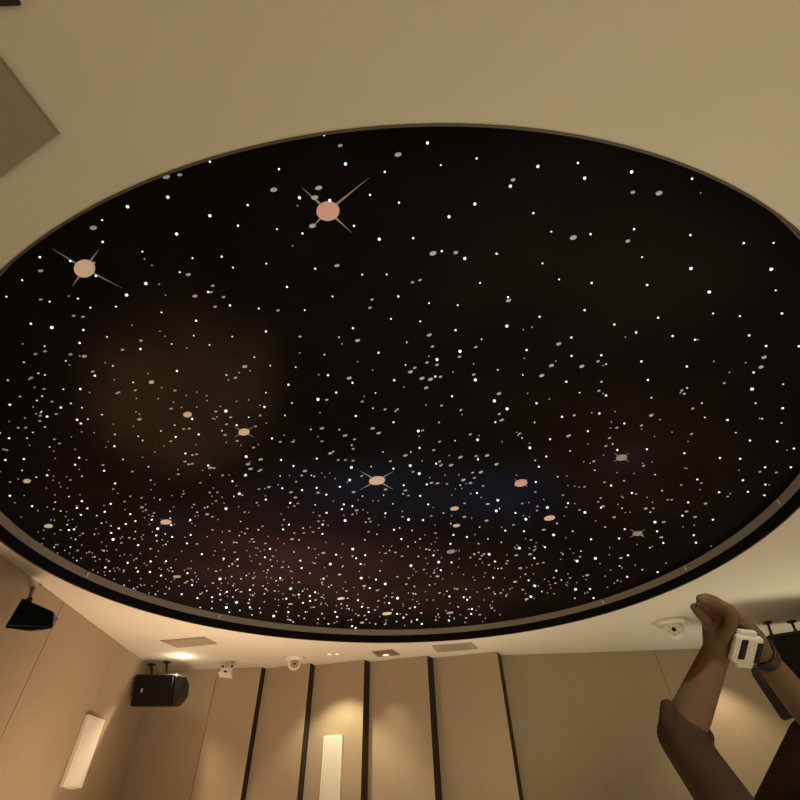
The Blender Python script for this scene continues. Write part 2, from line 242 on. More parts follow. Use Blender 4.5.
(400,440,8,"313 15E|440 8b|620 3b|158 62b|270 79e|42 123E|86 95|394 122s|483 137E|608 128e|623 154b|697 123E|772 193E|289 188b|317 172e|325 204e|408 201E|82 202B|103 254e|154 266B|238 301s|361 281s|470 277s|580 261e|647 257E|506 319E|595 303e|564 343E|528 349s|482 360|494 387s|251 343E|299 346E|214 353b|375 351e|664 368e|30 360b|44 403E|24 430|67 444e|161 445b|442 390s|413 438s|565 429e|615 422b|225 513b|516 506e|701 512E|782 479B|770 564B|348 583|413 605s|250 607e|514 615E|573 624s|18 569s|21 614e|68 633B|184 639b|406 667|637 695|693 645E|280 679s|454 687E|3 700s|97 722|283 744e|200 757s|427 757b|535 774b|600 755s|703 789|160 790|11 790b|295 782s|796 547"),
(500,500,8,"177 28e|231 18s|300 51e|350 2E|296 84e|378 57B|9 68e|123 101b|544 23b|598 27s|530 58e|636 79e|678 96B|785 14e|206 151B|235 134s|456 186|514 126s|765 165s|108 199e|12 216s|42 243b|191 247b|350 238E|581 248|428 276B|204 307s|248 319e|290 340s|526 300s|728 312b|10 337|154 381B|359 375b|281 371e|273 402e|241 433E|130 442E|274 463b|490 418s|502 431|648 407|641 453e|615 485B|762 463B|60 486e|51 508e|12 544|300 510e|347 501e|162 545E|450 563b|203 592|229 640b|121 654E|356 631s|431 621e|490 638|543 590s|562 623e|444 665e|540 657s|697 601E|688 636s|276 682B|306 686s|537 683s|603 711B|719 709b|79 711s|182 717e|25 717s|335 730|406 703s|432 748s|205 748s|48 765|7 744e|246 769B|679 745s|599 784|748 782b|213 792E"),
(600,480,6.667,"30 16E|75 34b|161 7E|545 33E|677 20E|213 86B|237 93e|144 108s|313 116s|414 70b|667 64s|793 79b|451 132e|481 131B|587 148b|578 153e|704 157E|20 175E|6 183b|305 190E|355 188e|335 213|146 187|167 216s|200 213s|576 210E|549 236b|634 246E|752 263b|94 248E|365 278B|425 280E|34 312|164 326b|553 311s|628 300s|380 340b|127 388b|409 382E|421 418b|624 366b|639 416b|246 429s|333 450|348 442s|65 450s|62 497s|186 500b|139 520E|131 572|145 584s|234 566s|281 597|383 612b|440 553s|180 643b|116 670e|95 686s|70 600s|660 509|5 120e|740 440s"),
]
pts = []
grid = {}
DIM = []
for ox, oy, sc, s in CROPS:
    for t in s.split('|'):
        k = t[-1] if t[-1] in 'bBeEs' else 'n'
        a, b_ = t.rstrip('bBeEs').split()
        x, y = ox+float(a)/sc, oy+float(b_)/sc
        key = (int(x/2), int(y/2)); dup = False
        for i in (-1, 0, 1):
            for j in (-1, 0, 1):
                for q in grid.get((key[0]+i, key[1]+j), ()):
                    if math.hypot(q[0]-x, q[1]-y) < 1.9: dup = True
        if dup: continue
        grid.setdefault(key, []).append((x, y)); pts.append((x, y, k))
def inside(p, m_=.03):
    d = Vector((p.x, p.y))-HC; return d.length < (hole(math.atan2(d.y, d.x))-HC).length-m_
# faint fill where the star field is thickest
rf = random.Random(3)
for (xa, xb, ya, yb, cnt) in ((90, 640, 545, 628, 170), (20, 200, 480, 590, 50), (0, 800, 330, 560, 60)):
    for _ in range(cnt):
        x, y = rf.uniform(xa, xb), rf.uniform(ya, yb)
        p = P(x, y, D2)
        if inside(p, .12): pts.append((x, y, 's'))
Z = D2-.003
class Acc:                           # fast accumulator of many small closed shapes
    def __init__(self): self.v = []; self.f = []; self.m = []
    def add(self, vs, fs, mi=0):
        n = len(self.v); self.v += vs; self.f += [tuple(i+n for i in f) for f in fs]; self.m += [mi]*len(fs)
    def build(self, name, mats):
        me = bpy.data.meshes.new(name); me.from_pydata([(v[0]-HC.x, v[1]-HC.y, v[2]-H) for v in self.v], [], self.f)
        for mm in mats: me.materials.append(mm)
        me.polygons.foreach_set('material_index', self.m)
        o = bpy.data.objects.new(name, me); C.objects.link(o); o.parent = SKY; return o
def point_star(acc, x, y, w, mi=0):
    p = P(x, y, Z); r = w/2*dep(p)/F; K8 = 8
    vs = [(p.x, p.y, p.z-r*1.2)]
    for lat in (-.6, .0, .6):
        c_ = math.cos(math.asin(lat)); vs += [(p.x+r*c_*math.cos(k*math.pi/4), p.y+r*c_*math.sin(k*math.pi/4), p.z-r*.3+r*lat*.95) for k in range(K8)]
    vs.append((p.x, p.y, p.z+r*.7)); fs = []
    for k in range(K8):
        j = (k+1) % K8
        fs += [(0, 1+j, 1+k), (1+k, 1+j, 9+j, 9+k), (9+k, 9+j, 17+j, 17+k), (17+k, 17+j, 25)]
    acc.add(vs, fs, mi)
def oval(x, y, w, h, tilt, z, n=16): # outline of a printed oval on the panel
    t = math.radians(tilt); out = []
    for k in range(n):
        a, b_ = w/2*math.cos(k*2*math.pi/n), h/2*math.sin(k*2*math.pi/n)
        out.append(P(x+a*math.cos(t)-b_*math.sin(t), y+a*math.sin(t)+b_*math.cos(t), z))
    return out
def disc_star(acc, x, y, w, mi=0):
    n = 16; rt = .62 if y < 260 else .52 if y < 420 else .45
    vs = [(p.x, p.y, p.z-.002+.004*i) for i in (0, 1) for p in oval(x, y, w*1.12, w*rt*1.05, -(20 if y < 480 else 9)*max(0, min(1, (x-150)/350)), Z)]
    fs = [tuple(range(n))[::-1], tuple(range(n, 2*n))]+[(k, (k+1) % n, n+(k+1) % n, n+k) for k in range(n)]
    acc.add(vs, fs, mi)
def dw(y, k):                        # printed discs: photo width of the disc at this height
    base = 6.2 if y < 260 else 4.6 if y < 380 else 4.0 if y < 480 else 3.3
    return base*(1.0 if k == 'E' else .68)
order = {'B': 0, 'b': 1, 'n': 2, 's': 3}
P_ = sorted([p for p in pts if p[2] in order], key=lambda p: (order[p[2]], p[1]))
D_ = sorted([p for p in pts if p[2] in 'eE'], key=lambda p: -dw(p[1], p[2]))
PWID = {'B': 2.7, 'b': 1.85, 'n': 1.45, 's': 1.25}
def pw(p): return PWID[p[2]] * (1.12 if p[1] < 420 else 1)
inb = lambda p: inside(P(p[0], p[1], D2))
P_ = [p for p in P_ if inb(p)]; D_ = [p for p in D_ if inb(p)]
def pm(p):                            # 0 bright, 1 blue white, 2 medium, 3 dim
    if p[2] == 'B': return 1
    if p[2] == 'b': return 0
    if p[2] == 'n': return 2 if p[1] > 330 else 0
    return 3
PM = [M['starlight'], M['starblue'], M['starmid'], M['stardim']]
for p in P_[:100]:
    ac = Acc(); point_star(ac, p[0], p[1], pw(p)); ac.build('star_point', [PM[pm(p)]])
for p in D_[:100]:
    ac = Acc(); disc_star(ac, p[0], p[1], dw(p[1], p[2])); ac.build('star_disc', [M['disc']])
ac = Acc()
for p in P_[100:]: point_star(ac, p[0], p[1], pw(p), pm(p))
o = ac.build('scattered_star_points', PM); o['kind'] = 'stuff'
ac = Acc()
for p in D_[100:]: disc_star(ac, p[0], p[1], dw(p[1], p[2]))
o = ac.build('scattered_star_discs', [M['disc']]); o['kind'] = 'stuff'
# the large stars: (px, py, width px, material, ray length px, label)
BIG = [(328, 211, 23, 'redstar', 56, 'large pinkish star with four rays'), (84.5, 268.5, 21, 'orange', 42, 'large orange star with four rays'),
       (377, 480.5, 16, 'orange', 17, 'orange star in the blue cloud'), (244, 432, 11, 'orange', 10, 'small orange star with short rays'),
       (187.5, 414.5, 8.5, 'orange', 0, 'small orange star'), (151.5, 382, 5, 'palestar', 0, 'faint pale star'),
       (166, 522, 11, 'orange', 6, 'orange star with a blue halo'), (521, 483, 13, 'redstar', 7, 'reddish star in the blue cloud'),
       (549.5, 518, 11, 'orange', 0, 'flat orange star'), (454.5, 508.5, 8.5, 'orange', 0, 'small orange star'),
       (27, 481, 7.5, 'palestar', 0, 'pale star near the left rim'), (48.5, 526, 8.5, 'palestar', 0, 'pale star near the left rim'),
       (177, 576.5, 8, 'discdim', 0, 'faint oval star'), (387, 613.5, 9.5, 'orange', 0, 'orange star near the rim'),
       (451, 551.5, 8.5, 'discdim', 0, 'faint oval star'), (621.5, 457.5, 11, 'discdim', 8, 'faint blurred star'),
       (637.5, 533.5, 10, 'discdim', 8, 'faint blurred star'), (341, 598.5, 7.5, 'palestar', 0, 'pale star near the rim'),
       (456.5, 525.5, 7, 'palestar', 0, 'pale small star'), (450, 612.7, 7, 'discdim', 0, 'faint star near the rim')]
for (x, y, w, mk, rl, lab) in BIG:
    bm = B(); p = P(x, y, Z-.002); r = w/2*dep(p)/F
    hr = .84 if y < 300 else .6 if y < 440 else .52 if y < 500 else .42 if y < 560 else .3
    ov = oval(x, y, w, w*hr, -10*max(0, min(1, (x-150)/350)), Z-.002, 40)
    A_ = [bm.verts.new(v-Vector((0, 0, .0025))) for v in ov]; B_ = [bm.verts.new(v+Vector((0, 0, .0025))) for v in ov]
    bm.faces.new(A_); bm.faces.new(B_)
    for i in range(40): bm.faces.new((A_[i], A_[(i+1) % 40], B_[(i+1) % 40], B_[i]))
    o = sky('large_star', bm, M[mk]); o['label'] = lab
    if rl:
        bm = B()
        RAYS = {56: ((42, -34), (-27, -24), (24, 22), (-17, 17)), 42: ((15, -20), (-33, -20), (38, 20), (-13, 19))}
        for (dx, dy) in RAYS.get(rl, ((rl, -rl*.55), (-rl, -rl*.55), (rl, rl*.55), (-rl, rl*.55))):
            a = P(x, y, Z); e = P(x+dx, y+dy, Z); dd = (e-a).normalized(); pr = Vector((-dd.y, dd.x, 0))*(r*(.10 if rl > 20 else .14))
            s0 = a + dd*r*.7
            vs = [bm.verts.new(s0+pr), bm.verts.new(e), bm.verts.new(s0-pr)]
            vt = [bm.verts.new(v.co+Vector((0, 0, .002))) for v in vs]
            bm.faces.new(vs); bm.faces.new(vt)
            for i in range(3): bm.faces.new((vs[i], vs[(i+1) % 3], vt[(i+1) % 3], vt[i]))
        bm.transform(SI); bm.transform(Matrix.Identity(4)); q = obj('star_rays', bm, M['spike'], o)
# small white blocks standing in for reflected glints on the grey band
for (x, y) in ((87, 574), (680, 567), (594, 598), (213, 619), (795, 500)):
    p = P(x, y, D1+.05); d = Vector((p.x, p.y))-HC; a = math.atan2(d.y, d.x); q = hole(a, -.02)
    bm = B(); box(bm, (q.x, q.y, (D1+D2)/2), (.010, .024, .05), Euler((0, 0, a)), .002)
    sky('glint_block', bm, M['whitegloss'])
# ------------------------------------------------------------------ walls
def xy(v): return (v.x, v.y)
def LWx(y): return -4.18 - .127*(y-4.58)
LA, LB = (LWx(0), 0), (LWx(9.78), 9.78)
corner = (LWx(9.74), 9.74)
a = {k: xy(P(px, py, H)) for k, (px, py) in {1: (261.8, 667), 2: (265.9, 668.6), 3: (310.3, 663), 4: (315, 665.4), 5: (364.4, 659.6), 6: (370, 661.8), 7: (427, 655.4), 8: (433, 658), 9: (497, 651.4), 10: (501, 655.3)}.items()}
SX = 4.56
yb = a[10][1]; endp = (8.3, yb-.02)
bm = B(); prism(bm, [(LWx(-4.6)-.1, -4.6), (LWx(10.6)-.1, 10.6), (LWx(10.6)-.35, 10.6), (LWx(-4.6)-.35, -4.6)], 0, H); struct('wall_left', bm, M['fabric'])
bm = B(); box(bm, (1.4, 10.5, H/2), (14, .2, H)); struct('wall_back', bm, M['plaster'])
bm = B(); box(bm, (8.5, 3, H/2), (.2, 15.2, H)); struct('wall_right', bm, M['fabric'])
bm = B(); box(bm, (2, -4.7, H/2), (13, .2, H)); struct('wall_front', bm, M['fabric'])
GP = .005
def panel(p, q, label, gl=0, gr=0, ret=None, thick=.09, inward=None):
    p, q = Vector(p), Vector(q); d = (q-p).normalized(); nrm = Vector((-d.y, d.x))   # away from the room
    if inward: nrm = -nrm
    p2, q2 = p+d*gl, q-d*gr
    t = thing('acoustic_panel', label, 'wall panel', (p2.x, p2.y, 0))
    eb = (Vector(ret)-q).normalized()*.055 if ret else nrm*thick
    eb = eb + (Vector((-eb.y, eb.x)).normalized()*.014 if ret else Vector((0, 0)))
    bm = B(); prism(bm, [(v.x-p2.x, v.y-p2.y) for v in (p2, q2, q2+eb, p2+nrm*(.05 if ret else thick))], 0.0, H-.002)
    obj('fabric_face', bm, M['fabric'], t)
    if ret:
        r = Vector(ret); e = (r-q).normalized(); m_ = Vector((-e.y, e.x))*-1
        s = q + e*.001
        bm = B(); prism(bm, [(v.x-p2.x, v.y-p2.y) for v in (s, r-e*.001, r-e*.001+Vector((-e.y, e.x))*.012, s+Vector((-e.y, e.x))*.012)], 0, H-.002)
        o = obj('edge_return', bm, M['dark'], t); o['label'] = 'dark brown return edge on the right side'
    return t
def online(px, py, A, Bp): return xy(PW(px, py, A, Bp))
s1 = online(49.5, 633, LA, LB); s2 = online(103, 680, LA, LB)
panel((LWx(2.6), 2.6), s1, 'tan fabric wall panel at the left frame edge, behind the left speaker', 0, GP)
panel(s1, s2, 'wide tan fabric wall panel on the left wall between its two thin seams', GP, GP)
panel(s2, corner, 'tan fabric wall panel ending at the left back corner, behind the boxy speaker', GP, 0)
s0 = online(216, 680, corner, a[1])
panel(corner, s0, 'tan fabric back wall panel nearest the left corner, with reddish shade', 0, GP)
panel(s0, a[1], 'tan fabric back wall panel under the small hanging camera, left of the first dark edge', GP, 0, a[2])
panel(a[2], a[3], 'narrow angled tan panel on the back wall, under the small dome camera', 0, 0, a[4])
panel(a[4], a[5], 'narrow angled panel on the back wall, brightly lit and carrying the white column speaker', 0, 0, a[6])
panel(a[6], a[7], 'narrow angled panel on the back wall, under the small square ceiling recess', 0, 0, a[8])
panel(a[8], a[9], 'narrow angled panel on the back wall, dim, under the flat grey ceiling grille', 0, 0, a[10])
panel(a[10], (SX, yb-.01), 'wide flat tan panel on the back wall, right of the last dark edge', 0, .004)
panel((SX, yb-.01), endp, 'flat tan panel on the back wall behind the raised arms', .004, 0)
# ------------------------------------------------------------------ ceiling boards
c0 = P(57, 135, 3.575)
e1 = (P(0, 62, 3.575)-c0).normalized(); e2 = (P(0, 178, 3.575)-c0).normalized()
bm = B(); L1, L2 = .62, .62
prism(bm, [(0, 0), (e1.x*L1, e1.y*L1), (e1.x*L1+e2.x*L2, e1.y*L1+e2.y*L2), (e2.x*L2, e2.y*L2)], 0, .024)
o = obj('ceiling_board', bm, M['tile']); o.location = (c0.x, c0.y, 3.575)
tag(o, 'flat olive tan square board on the ceiling at the upper left', 'ceiling board')
c1 = P(18, 6, 3.572)
t = thing('air_outlet', 'dark brown air outlet box on the ceiling in the top left corner', 'air outlet', (c1.x, c1.y, 3.572))
bm = B(); box(bm, (-.25, -.155, .014), (.5, .31, .026), None, .004); obj('housing', bm, M['boxdark'], t)
bm = B()
for k in range(7): box(bm, (-.25, -.04-.04*k, -.004), (.44, .012, .006))
obj('louvre', bm, M['metal'], t)
def flat_vent(name, label, cat, pix, m, slats=0, recess=False):
    ps = [P(x, y, H-.012) for x, y in pix]; c = sum(ps, Vector())/4
    t = thing(name, label, cat, (c.x, c.y, H))
    q = [(p.x-c.x, p.y-c.y) for p in ps]
    bm = B(); prism(bm, q, -.012, -.0015)
    obj('frame', bm, m, t)
    bm = B(); prism(bm, [(u*.84, v*.84) for u, v in q], -.016, -.0125); obj('face_plate', bm, M['ventdark'] if recess else m, t)
    if slats:
        bm = B()
        for k in range(slats):
            f = (k+.5)/slats*1.6-.8
            l = [((q[0][i]+q[3][i])/2+(q[3][i]-q[0][i])/2*f, (q[1][i]+q[2][i])/2+(q[2][i]-q[1][i])/2*f) for i in (0, 1)]
            A = Vector((l[0][0], l[1][0], 0))*.84; Bq = Vector((l[0][1], l[1][1], 0))*.84
            d = Bq-A; ang = math.atan2(d.y, d.x)
            box(bm, ((A.x+Bq.x)/2, (A.y+Bq.y)/2, -.018), (d.length, .012, .004), Euler((0, 0, ang)))
        obj('slats', bm, M['ventdark'], t)
    return t
flat_vent('ceiling_hatch', 'greyish tan diamond-looking hatch in the ceiling above the boxy speaker', 'ceiling hatch', [(160, 641), (178, 648), (217, 644), (204, 637.5)], M['tile'])
flat_vent('ceiling_recess', 'small square recessed downlight box in the ceiling above the middle angled panels', 'ceiling light', [(372, 652), (378, 657), (400, 655), (392, 650)], M['ventdark'], 0, True)
flat_vent('ceiling_grille', 'flat grey rectangular grille in the ceiling near the last angled panel', 'ceiling vent', [(432, 646), (437, 652.5), (478, 649), (472, 643)], M['vent'], 9)
# ------------------------------------------------------------------ downlights
def downlight(label, x, y, pw_, ang, r=.05, blend=.6, col=(1, .78, .52), n=1, lens=True, rotx=0, roty=0, sz=.03):
    t = thing('downlight', label, 'ceiling light', (x, y, H))
    for i in range(n):
        dx = (i-(n-1)/2)*.14
        bm = B(); lathe(bm, [(r*1.25, -.0005), (r*1.25, -.008), (r*.9, -.012), (r*.85, -.006)], (dx, 0, 0), 24); obj('trim_ring', bm, M['white'], t)
        bm = B(); cyl(bm, (dx, 0, -.004), (dx, 0, -.0095), r*.82, n=24); obj('lamp_face', bm, M['lamp'], t)
    l = bpy.data.lights.new('lamp', 'SPOT'); l.energy = pw_; l.color = col; l.spot_size = math.radians(ang); l.spot_blend = blend; l.shadow_soft_size = sz
    lo_ = bpy.data.objects.new('lamp', l); C.objects.link(lo_); lo_.parent = t; lo_.location = (0, 0, -.05); lo_.rotation_euler = (rotx, roty, 0)
    return t
LS = 3.0
pA = P(182, 656, H); pB = P(333, 653, H)
downlight('small round downlight in the ceiling just above the boxy speaker', pA.x, pA.y, 72*LS, 104, .035, .8, (1, .78, .52))
downlight('twin small downlight in the ceiling between dome camera and square recess', pB.x, pB.y+.05, 48*LS, 104, .04, .5, (1, .90, .60), n=2)
downlight('downlight set beneath the square ceiling recess', -.40, 8.95, 20*LS, 76, .06, .9, (1, .88, .60)).location.z = H-.014
downlight('added downlight in the ceiling, unseen behind the clasped hands', 5.3, 8.75, 34*LS, 100, .05, .6, (1, .82, .56))  # added lamp, out of sight, for the light on the right back panel
for (x, y) in ((-2.2, -.6), (.8, -1.0), (4.6, -.8), (6.6, 2.6), (-2.0, -3.4), (4, -3.4)):  # added and unseen: their bounce off the floor brightens the ceiling
    downlight('added round ceiling downlight, unseen behind the viewer', x, y, 100*LS if x > 0 else 66*LS, 130, .06, .8, (1, .90, .70))['group'] = 'added fill downlights behind the viewer'
gl = bpy.data.lights.new('ceiling_glow_fill', 'POINT'); gl.energy = 5; gl.color = (1, .85, .62); gl.shadow_soft_size = .02  # added weak point light for the glow on the ceiling here
go = bpy.data.objects.new('ceiling_glow_fill', gl); C.objects.link(go); go.location = (pA.x, pA.y, H-.10); go.parent = None
go.parent = bpy.data.objects['downlight']; go.location = (0, 0, -.10)
# added fill-light tables, unseen below the frame, throwing soft light up at the ceiling
for (x, y, en, col_, lab) in ((-2.6, 6.6, 88, (1, .69, .47), 'added fill-light table, unseen, near the left back corner'), (1.0, 7.4, 36, (1, .80, .56), 'added fill-light table, unseen, in front of the back wall'),
                         (5.6, 6.6, 42, (1, .91, .68), 'added fill-light table, unseen, at the right'), (1.2, 2.2, 18, (1, .90, .66), 'added fill-light table, unseen, under the star ceiling')):
    t = thing('fill_light_table', lab, 'table', (x, y, 0))
    for sx in (-.62, .62):
        for sy in (-.32, .32):
            bm = B(); box(bm, (sx, sy, .36), (.06, .06, .72)); obj('leg', bm, M['metal'], t)
    bm = B(); box(bm, (0, 0, .76), (1.4, .8, .08), None, .01); obj('table_frame', bm, M['metal'], t)
    bm = B(); box(bm, (0, 0, .805), (1.3, .7, .01)); obj('lit_top', bm, M['lamp'], t)
    l = bpy.data.lights.new('lamp', 'AREA'); l.shape = 'RECTANGLE'; l.size = 1.2; l.size_y = .6; l.energy = en; l.color = col_
    q = bpy.data.objects.new('lamp', l); C.objects.link(q); q.parent = t; q.location = (0, 0, .83); q.rotation_euler = (math.pi, 0, 0)
# ------------------------------------------------------------------ loudspeakers
def hull_obj(name, pts_, m, parent, org, bev=.028):
    bm = B()
    vs = [bm.verts.new(p-org) for p in pts_]
    r = bmesh.ops.convex_hull(bm, input=vs)
    junk = [g for g in r.get('geom_interior', []) + r.get('geom_unused', []) if isinstance(g, bmesh.types.BMVert)]
    bmesh.ops.delete(bm, geom=list(set(junk)), context='VERTS')
    bmesh.ops.dissolve_limit(bm, angle_limit=math.radians(4), verts=bm.verts[:], edges=bm.edges[:])
    if bev: bmesh.ops.bevel(bm, geom=bm.edges[:], offset=bev, segments=2, affect='EDGES', profile=.5, clamp_overlap=True)
    return obj(name, bm, m, parent)
def face_plate(name, quad, m, parent, org, shrink=.9, out=.012):
    c = sum(quad, Vector())/len(quad); n_ = (quad[1]-quad[0]).cross(quad[2]-quad[0]).normalized()
    if n_.dot(EYE-c) < 0: n_ = -n_
    mo = max((p-c).dot(n_) for p in quad)
    q = [c+(p-c)*shrink for p in quad]; q = [p+n_*(mo-(p-c).dot(n_)) for p in q]
    bm = B(); A = [bm.verts.new(p-n_*.02-org) for p in q]; Bq = [bm.verts.new(p+n_*out-org) for p in q]
    bm.faces.new(A); bm.faces.new(Bq)
    for i in range(len(q)): bm.faces.new((A[i], A[(i+1) % len(q)], Bq[(i+1) % len(q)], Bq[i]))
    return obj(name, bm, m, parent), c+n_*(mo+out), n_
def ceil_mount(parent, org, top, foot, r=.02, plate=.07):
    bm = B(); t0 = Vector((top.x, top.y, H-.001))
    cyl(bm, t0-org, t0-Vector((0, 0, .025))-org, plate, plate*.8, 20); obj('mount_plate', bm, M['metal'], parent)
    bm = B(); cyl(bm, t0-Vector((0, 0, .02))-org, foot-org, r, n=12); sph(bm, foot-org, r*1.6); obj('bracket', bm, M['metal'], parent)
# boxy speaker near the corner
def speaker(label, front, rear, mounts, badge=None, spx=None):
    Fp = [PD(*p) for p in front]; Rp = [PD(*p) for p in rear]
    top = P(mounts[0][0], mounts[0][1], H); t = thing('loudspeaker', label, 'loudspeaker', (top.x, top.y, H)); org = Vector(t.location)
    hull_obj('cabinet', Fp+Rp, M['black'], t, org)
    _, c, n_ = face_plate('grille', Fp[:4], M['blackmesh'], t, org)
    for (mx, my, fx, fy, fd) in mounts: ceil_mount(t, org, P(mx, my, H), PD(fx, fy, fd))
    if badge:
        b = PD(*badge); d = (EYE-b).normalized()
        b = b + n_*((c-b).dot(n_)+.006)
        bm = B(); box(bm, b-org, (.028, .01, .055), n_.to_track_quat('-Y', 'Z').to_matrix().to_4x4(), .003); obj('badge', bm, M['logo'], t)
    return t
speaker('boxy black loudspeaker hung in the left back corner, lit by a downlight',
        [(136, 674, 7.62), (177, 674, 7.5), (173, 707, 7.22), (129, 707, 7.3)],
        [(187, 676, 7.75), (190, 685, 7.8), (188.5, 698, 7.72), (180, 707, 7.5), (150, 678, 7.95), (146, 704, 7.7)],
        [(167, 661.5, 167, 677, 7.72), (152, 664, 152, 677, 7.78)], (137, 690, 7.3))
speaker('black loudspeaker bracketed beside the left wall at the left frame edge',
        [(22, 598, 4.62), (54, 612, 4.78), (52.5, 628.5, 4.6), (4, 628, 4.22)],
        [(58.5, 619, 4.85), (29, 631.5, 4.4), (40, 631, 4.5), (30, 604, 4.85), (46, 612, 5.0)],
        [(35, 584, 29, 600, 4.68)])
speaker('large black loudspeaker behind the raised arms at the right frame edge',
        [(767, 635, 6.2), (850, 622, 6.0), (868, 690, 5.4), (800, 716, 5.5)],
        [(762, 640, 6.35), (749, 672, 6.3), (782, 722, 5.75), (790, 640, 6.8), (800, 690, 6.3), (845, 640, 6.7)],
        [(767, 622, 772, 636, 6.5), (791, 621, 797, 634, 6.5)], None)
# U-shaped yoke on the left speaker
# ------------------------------------------------------------------ white column speakers
def column(label, tl, tr, br, bl, A, Bp, outward, extra=0):
    d = (Vector((Bp[0], Bp[1], 0))-Vector((A[0], A[1], 0))).normalized()
    nrm = Vector((d.y, -d.x, 0))                                  # into the room
    A2_, B2_ = (A[0]+nrm.x*.062, A[1]+nrm.y*.062), (Bp[0]+nrm.x*.062, Bp[1]+nrm.y*.062)
    q = [PW(x, y, A2_, B2_) for x, y in (tl, tr, br, bl)]
    w = ((q[1]-q[0]).dot(d)+(q[2]-q[3]).dot(d))/2; h = ((q[0].z-q[3].z)+(q[1].z-q[2].z))/2 + extra
    mid = (q[0]+q[1])/2-nrm*.062; zt = mid.z
    rot = Matrix(((d.x, -nrm.x, 0), (d.y, -nrm.y, 0), (0, 0, 1))).to_4x4()
    t = thing('column_speaker', label, 'loudspeaker', (mid.x, mid.y, zt-h)); t.rotation_euler = rot.to_euler()
    bm = B(); box(bm, (0, -.031, h/2), (w, .058, h), None, .008); obj('housing', bm, M['whitegloss'], t)
    bm = B(); box(bm, (0, -.061, h/2), (w*.86, .004, h*.96)); obj('grille', bm, M['grille'], t)
    bm = B(); box(bm, (0, -.03, -.006), (w*.5, .04, .012)); obj('wall_bracket', bm, M['white'], t)
    return t
column('white column loudspeaker on the left wall', (89.5, 715), (106, 719.5), (78, 789), (60.5, 786), LA, LB, 1)
column('white column loudspeaker on the brightly lit back wall panel', (324.5, 735), (341.5, 735.5), (339.5, 798), (317.5, 798), a[4], a[5], 1, 0.25)
# ------------------------------------------------------------------ cameras on the ceiling
def turret(label, px, py, r, group=None, sm=False):
    p = P(px, py, H); t = thing('dome_camera', label, 'security camera', (p.x, p.y, H))
    bm = B(); lathe(bm, [(r*.96, .006), (r, -.012), (r, -.035), (r*.93, -.055), (r*.72, -.068)], n=48); obj('base', bm, M['white'], t, True)
    bm = B(); sph(bm, (0, 0, -.07-r*.22), r*.68, (1, 1, .92), 32, 20); obj('dome', bm, M['white'], t, True)
    cc = Vector((0, 0, -.07-r*.22)); d = (EYE-Vector(t.location)-cc).normalized(); d = (d+Vector((.05, 0, .0))).normalized()
    q = d.to_track_quat('Z', 'Y').to_matrix()
    def at(u, v): 
        w = math.sqrt(max(0, 1-u*u-v*v)); return cc+q@(Vector((u, v, w))*r*.66)
    f0 = cc+d*r*.52
    bm = B(); cyl(bm, f0, cc+d*r*.66, r*.44, r*.40, 32); obj('face_ring', bm, M['vent'] if sm else M['white'], t)
    bm = B(); cyl(bm, cc+d*r*.60, cc+d*r*.70, r*.13, n=24); obj('lens', bm, M['lens'], t)
    for k in range(6):
        a_ = k*math.pi/3+.3; c_ = q@Vector((math.cos(a_)*r*.30, math.sin(a_)*r*.30, 0))
        bm = B(); cyl(bm, cc+c_+d*r*.62, cc+c_+d*r*.675, r*.045, n=10); obj('infrared_led', bm, M['vent'] if not sm else M['lens'], t)
turret('larger white dome camera on the ceiling, left of the raised hands', 670, 621, .225)
turret('small white dome camera on the ceiling above a narrow angled panel', 295, 657, .165, sm=True)
# small hanging camera with knobs
p = P(230.5, 661.2, H); t = thing('hanging_camera', 'small white camera hanging from a ceiling bracket right of the boxy speaker', 'security camera', (p.x, p.y, H))
bm = B(); box(bm, (0, 0, -.012), (.16, .10, .022), None, .004); obj('mount_plate', bm, M['vent'], t)
bm = B(); cyl(bm, (-.01, 0, -.02), (-.02, -.02, -.14), .014, n=12); box(bm, (-.02, -.03, -.14), (.24, .03, .02), None, .004)
box(bm, (-.13, -.04, -.19), (.014, .04, .12), None, .003); box(bm, (.09, -.04, -.19), (.014, .04, .12), None, .003); obj('yoke', bm, M['white'], t)
for sx in (-.10, .10):
    bm = B(); cyl(bm, (sx-.02, -.075, -.13), (sx-.02, -.055, -.13), .026, n=16); obj('knob', bm, M['lens'], t)
rt = Euler((math.radians(-20), math.radians(8), 0))
bm = B(); box(bm, (-.02, -.05, -.25), (.24, .16, .12), rt, .01); obj('body', bm, M['white'], t)
bm = B(); box(bm, (-.02, -.09, -.325), (.29, .20, .018), rt, .004); obj('visor', bm, M['whitegloss'], t)
bm = B(); cyl(bm, (-.02, -.10, -.26), (-.02, -.145, -.272), .035, n=20); obj('lens', bm, M['lens'], t)
t.scale = (.82, .82, .72)
# ------------------------------------------------------------------ person with arms raised
def remesh(o, vox, it=6):
    md = o.modifiers.new('remesh', 'REMESH'); md.mode = 'VOXEL'; md.voxel_size = vox; md.use_smooth_shade = True
    s = o.modifiers.new('smooth', 'SMOOTH'); s.factor = .5; s.iterations = it
def chain(bm, ps, rs):
    for i in range(len(ps)-1): cyl(bm, ps[i], ps[i+1], rs[i], rs[i+1], 18)
    for p_, r_ in zip(ps, rs): sph(bm, p_, r_, (1, 1, 1), 18, 12)
lSh, lEl, lWr = PD(792, 900, .86), PD(681, 738, .95), PD(717, 650, .98)
rSh, rEl, rWr = PD(742, 900, 1.16), PD(820, 727, 1.10), PD(760, 652, 1.03)
mid = (lSh+rSh)/2
pel = Vector((mid.x, mid.y, .88)); foot = Vector((mid.x, mid.y, 0))
ax = (rSh-lSh); ax.z = 0; ax.normalize(); fwv = Vector((0, 0, 1)).cross(ax); 
head = PD(872, 858, .98)
per = thing('person', 'person in a brown shirt raising both arms overhead with hands clasped, at the lower right', 'person', (mid.x, mid.y, 0)); org = Vector(per.location)
bm = B(); O = lambda v: v-org
